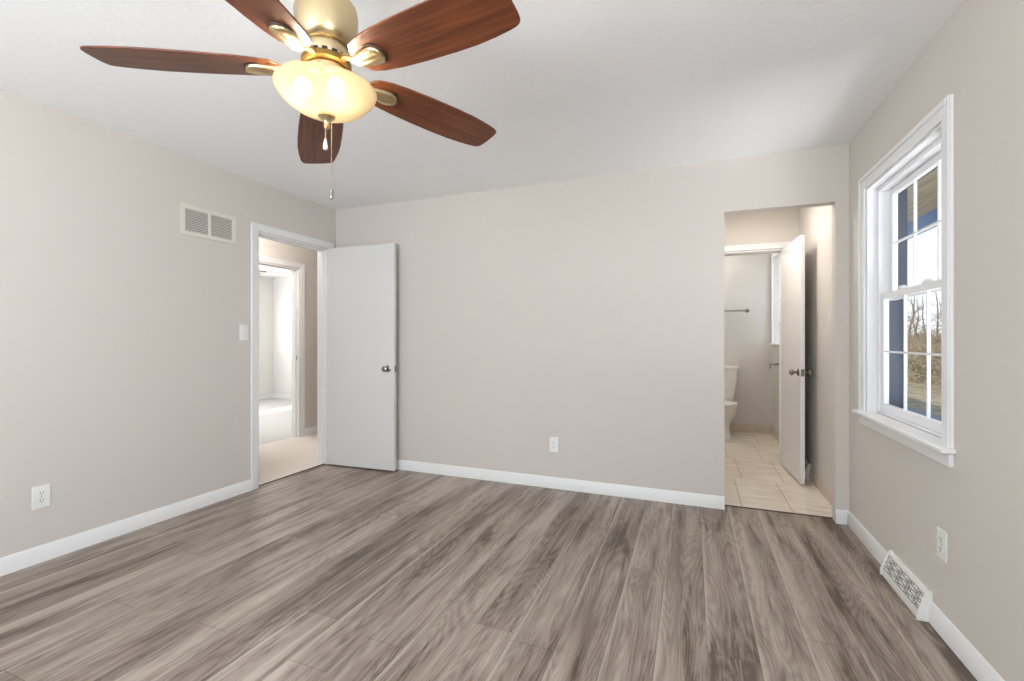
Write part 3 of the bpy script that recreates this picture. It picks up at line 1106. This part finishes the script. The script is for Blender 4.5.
e = tag(empty('toilet_paper_holder', (XR, 6.02, .90), R(-90)), 'dark nickel hooked paper holder on the bathroom right wall', 'toilet paper holder')
MB().lathe([(0, 0), (.026, 0), (.026, .006), (.012, .014), (.010, .05), (0, .052)], 18, Matrix.Rotation(R(90), 4, 'X')).build('wall_post', M['nickel'], e)
MB().tube([(0, -.05, 0), (0, -.062, -.001), (-.15, -.075, -.001), (-.165, -.076, -.006), (-.17, -.076, -.02), (-.168, -.076, -.06)], .008, 10).build('hook_arm', M['nickel'], e)

# ------------------------------------------------------------------ porch outside the window
structure(MB().box(WX1, 2.32, -1.5, 14, 2.462, 2.50).build('porch_soffit', M['soffit'], smooth=False))
structure(MB().box(2.20, 2.32, -1.5, 14, 2.341, 2.462).build('porch_beam', M['navy'], smooth=False))
# ground rising to a wooded bank
random.seed(4)


def ground_z(x, y):
    d = max(0.0, math.hypot(x - 1, (y - 3) * .55) - 3.0)
    return -.30 + .012 * d + .12 * noise.noise(Vector((x * .35, y * .35, 1.7))) * min(1, d)


mb = MB()
nx, ny = 46, 60
vs = [[None] * (ny + 1) for _ in range(nx + 1)]
for i in range(nx + 1):
    for j in range(ny + 1):
        x = WX1 + .02 + 90 * (i / nx) ** 1.6
        y = -12 + 150 * j / ny
        vs[i][j] = mb.bm.verts.new((x, y, ground_z(x, y)))
for i in range(nx):
    for j in range(ny):
        mb.bm.faces.new((vs[i][j], vs[i + 1][j], vs[i + 1][j + 1], vs[i][j + 1]))
structure(mb.build('ground', M['leaf_litter']))


def bare_tree(x, y, h, seed, label):
    rnd = random.Random(seed)
    e = tag(empty('bare_tree', (x, y, ground_z(x, y) - .05)), label, 'tree', 'bare trees on the bank outside')
    tr, br = MB(), MB()
    lean = Vector((rnd.uniform(-.08, .08), rnd.uniform(-.08, .08), 1))
    pts = [lean * (h * t) + Vector((rnd.uniform(-.1, .1), rnd.uniform(-.1, .1), 0)) * t * 2 for t in (0, .2, .4, .6, .8, 1)]
    r0 = h * .017
    tr.tube(pts, [r0 * (1 - .8 * t) for t in (0, .2, .4, .6, .8, 1)], 7)

    def branch(p, d, l, r, lev):
        q = [p]
        for k in range(3):
            d = (d + Vector((rnd.uniform(-.3, .3), rnd.uniform(-.3, .3), rnd.uniform(-.12, .25)))).normalized()
            q.append(q[-1] + d * l / 3)
        br.tube(q, [r, r * .75, r * .5, r * .25], 4)
        if lev:
            for k in range(4):
                a = rnd.choice(q[1:])
                dd = (d + Vector((rnd.uniform(-1, 1), rnd.uniform(-1, 1), rnd.uniform(-.3, .8)))).normalized()
                branch(a, dd, l * .55, r * .5, lev - 1)
    for k in range(15):
        t = rnd.uniform(.12, .98)
        i = min(4, int(t * 5))
        p = pts[i].lerp(pts[i + 1], t * 5 - i)
        a = rnd.uniform(0, 2 * PI)
        branch(p, Vector((math.cos(a), math.sin(a), rnd.uniform(.1, .9))).normalized(), h * rnd.uniform(.12, .24) * (1.15 - .6 * t), r0 * .45 * (1.1 - t), 2)
    tr.build('trunk', M['bark'], e)
    br.build('branches', M['bark'], e)
    return e


TREE_LABEL = 'bare winter tree in the brown woodland seen through the bedroom window'
rnd = random.Random(21)
kinds = []
for k in range(18):
    x = 8.5 + k * .95
    y = x * (2.15 + 1.25 * ((k * .618) % 1.0))
    if k < 5:
        t = bare_tree(x, y, 4.4, 100 + k, TREE_LABEL)
        kinds.append(t)
    else:
        t = copy_tree(kinds[k % 5])
        t.location = (x, y, ground_z(x, y) - .05)
    sc_ = (.72 + .05 * k) * rnd.uniform(.8, 1.1)
    t.scale = (sc_, sc_, sc_)
    t.rotation_euler = (0, 0, rnd.uniform(0, 6.28))

# tangled undergrowth between the trees
rnd = random.Random(9)
mb = MB()
for i in range(4200):
    x = rnd.uniform(6.5, 24)
    y = x * rnd.uniform(2.0, 3.6)
    z = ground_z(x, y)
    a = rnd.uniform(0, 2 * PI)
    l = rnd.uniform(.6, 1.3) + x * .10
    d = Vector((math.cos(a) * .7, math.sin(a) * .7, rnd.uniform(.35, 1.0)))
    p = Vector((x, y, z))
    mid = p + d * l * .5 + Vector((rnd.uniform(-.15, .15), rnd.uniform(-.15, .15), 0))
    mb.tube([p, mid, p + d * l + Vector((rnd.uniform(-.4, .4), rnd.uniform(-.4, .4), -.2 * l))], [.017, .012, .005], 3)
tag(mb.build('undergrowth', M['brush']), 'tangled dry brush covering the bank outside the window', 'undergrowth', kind='stuff')
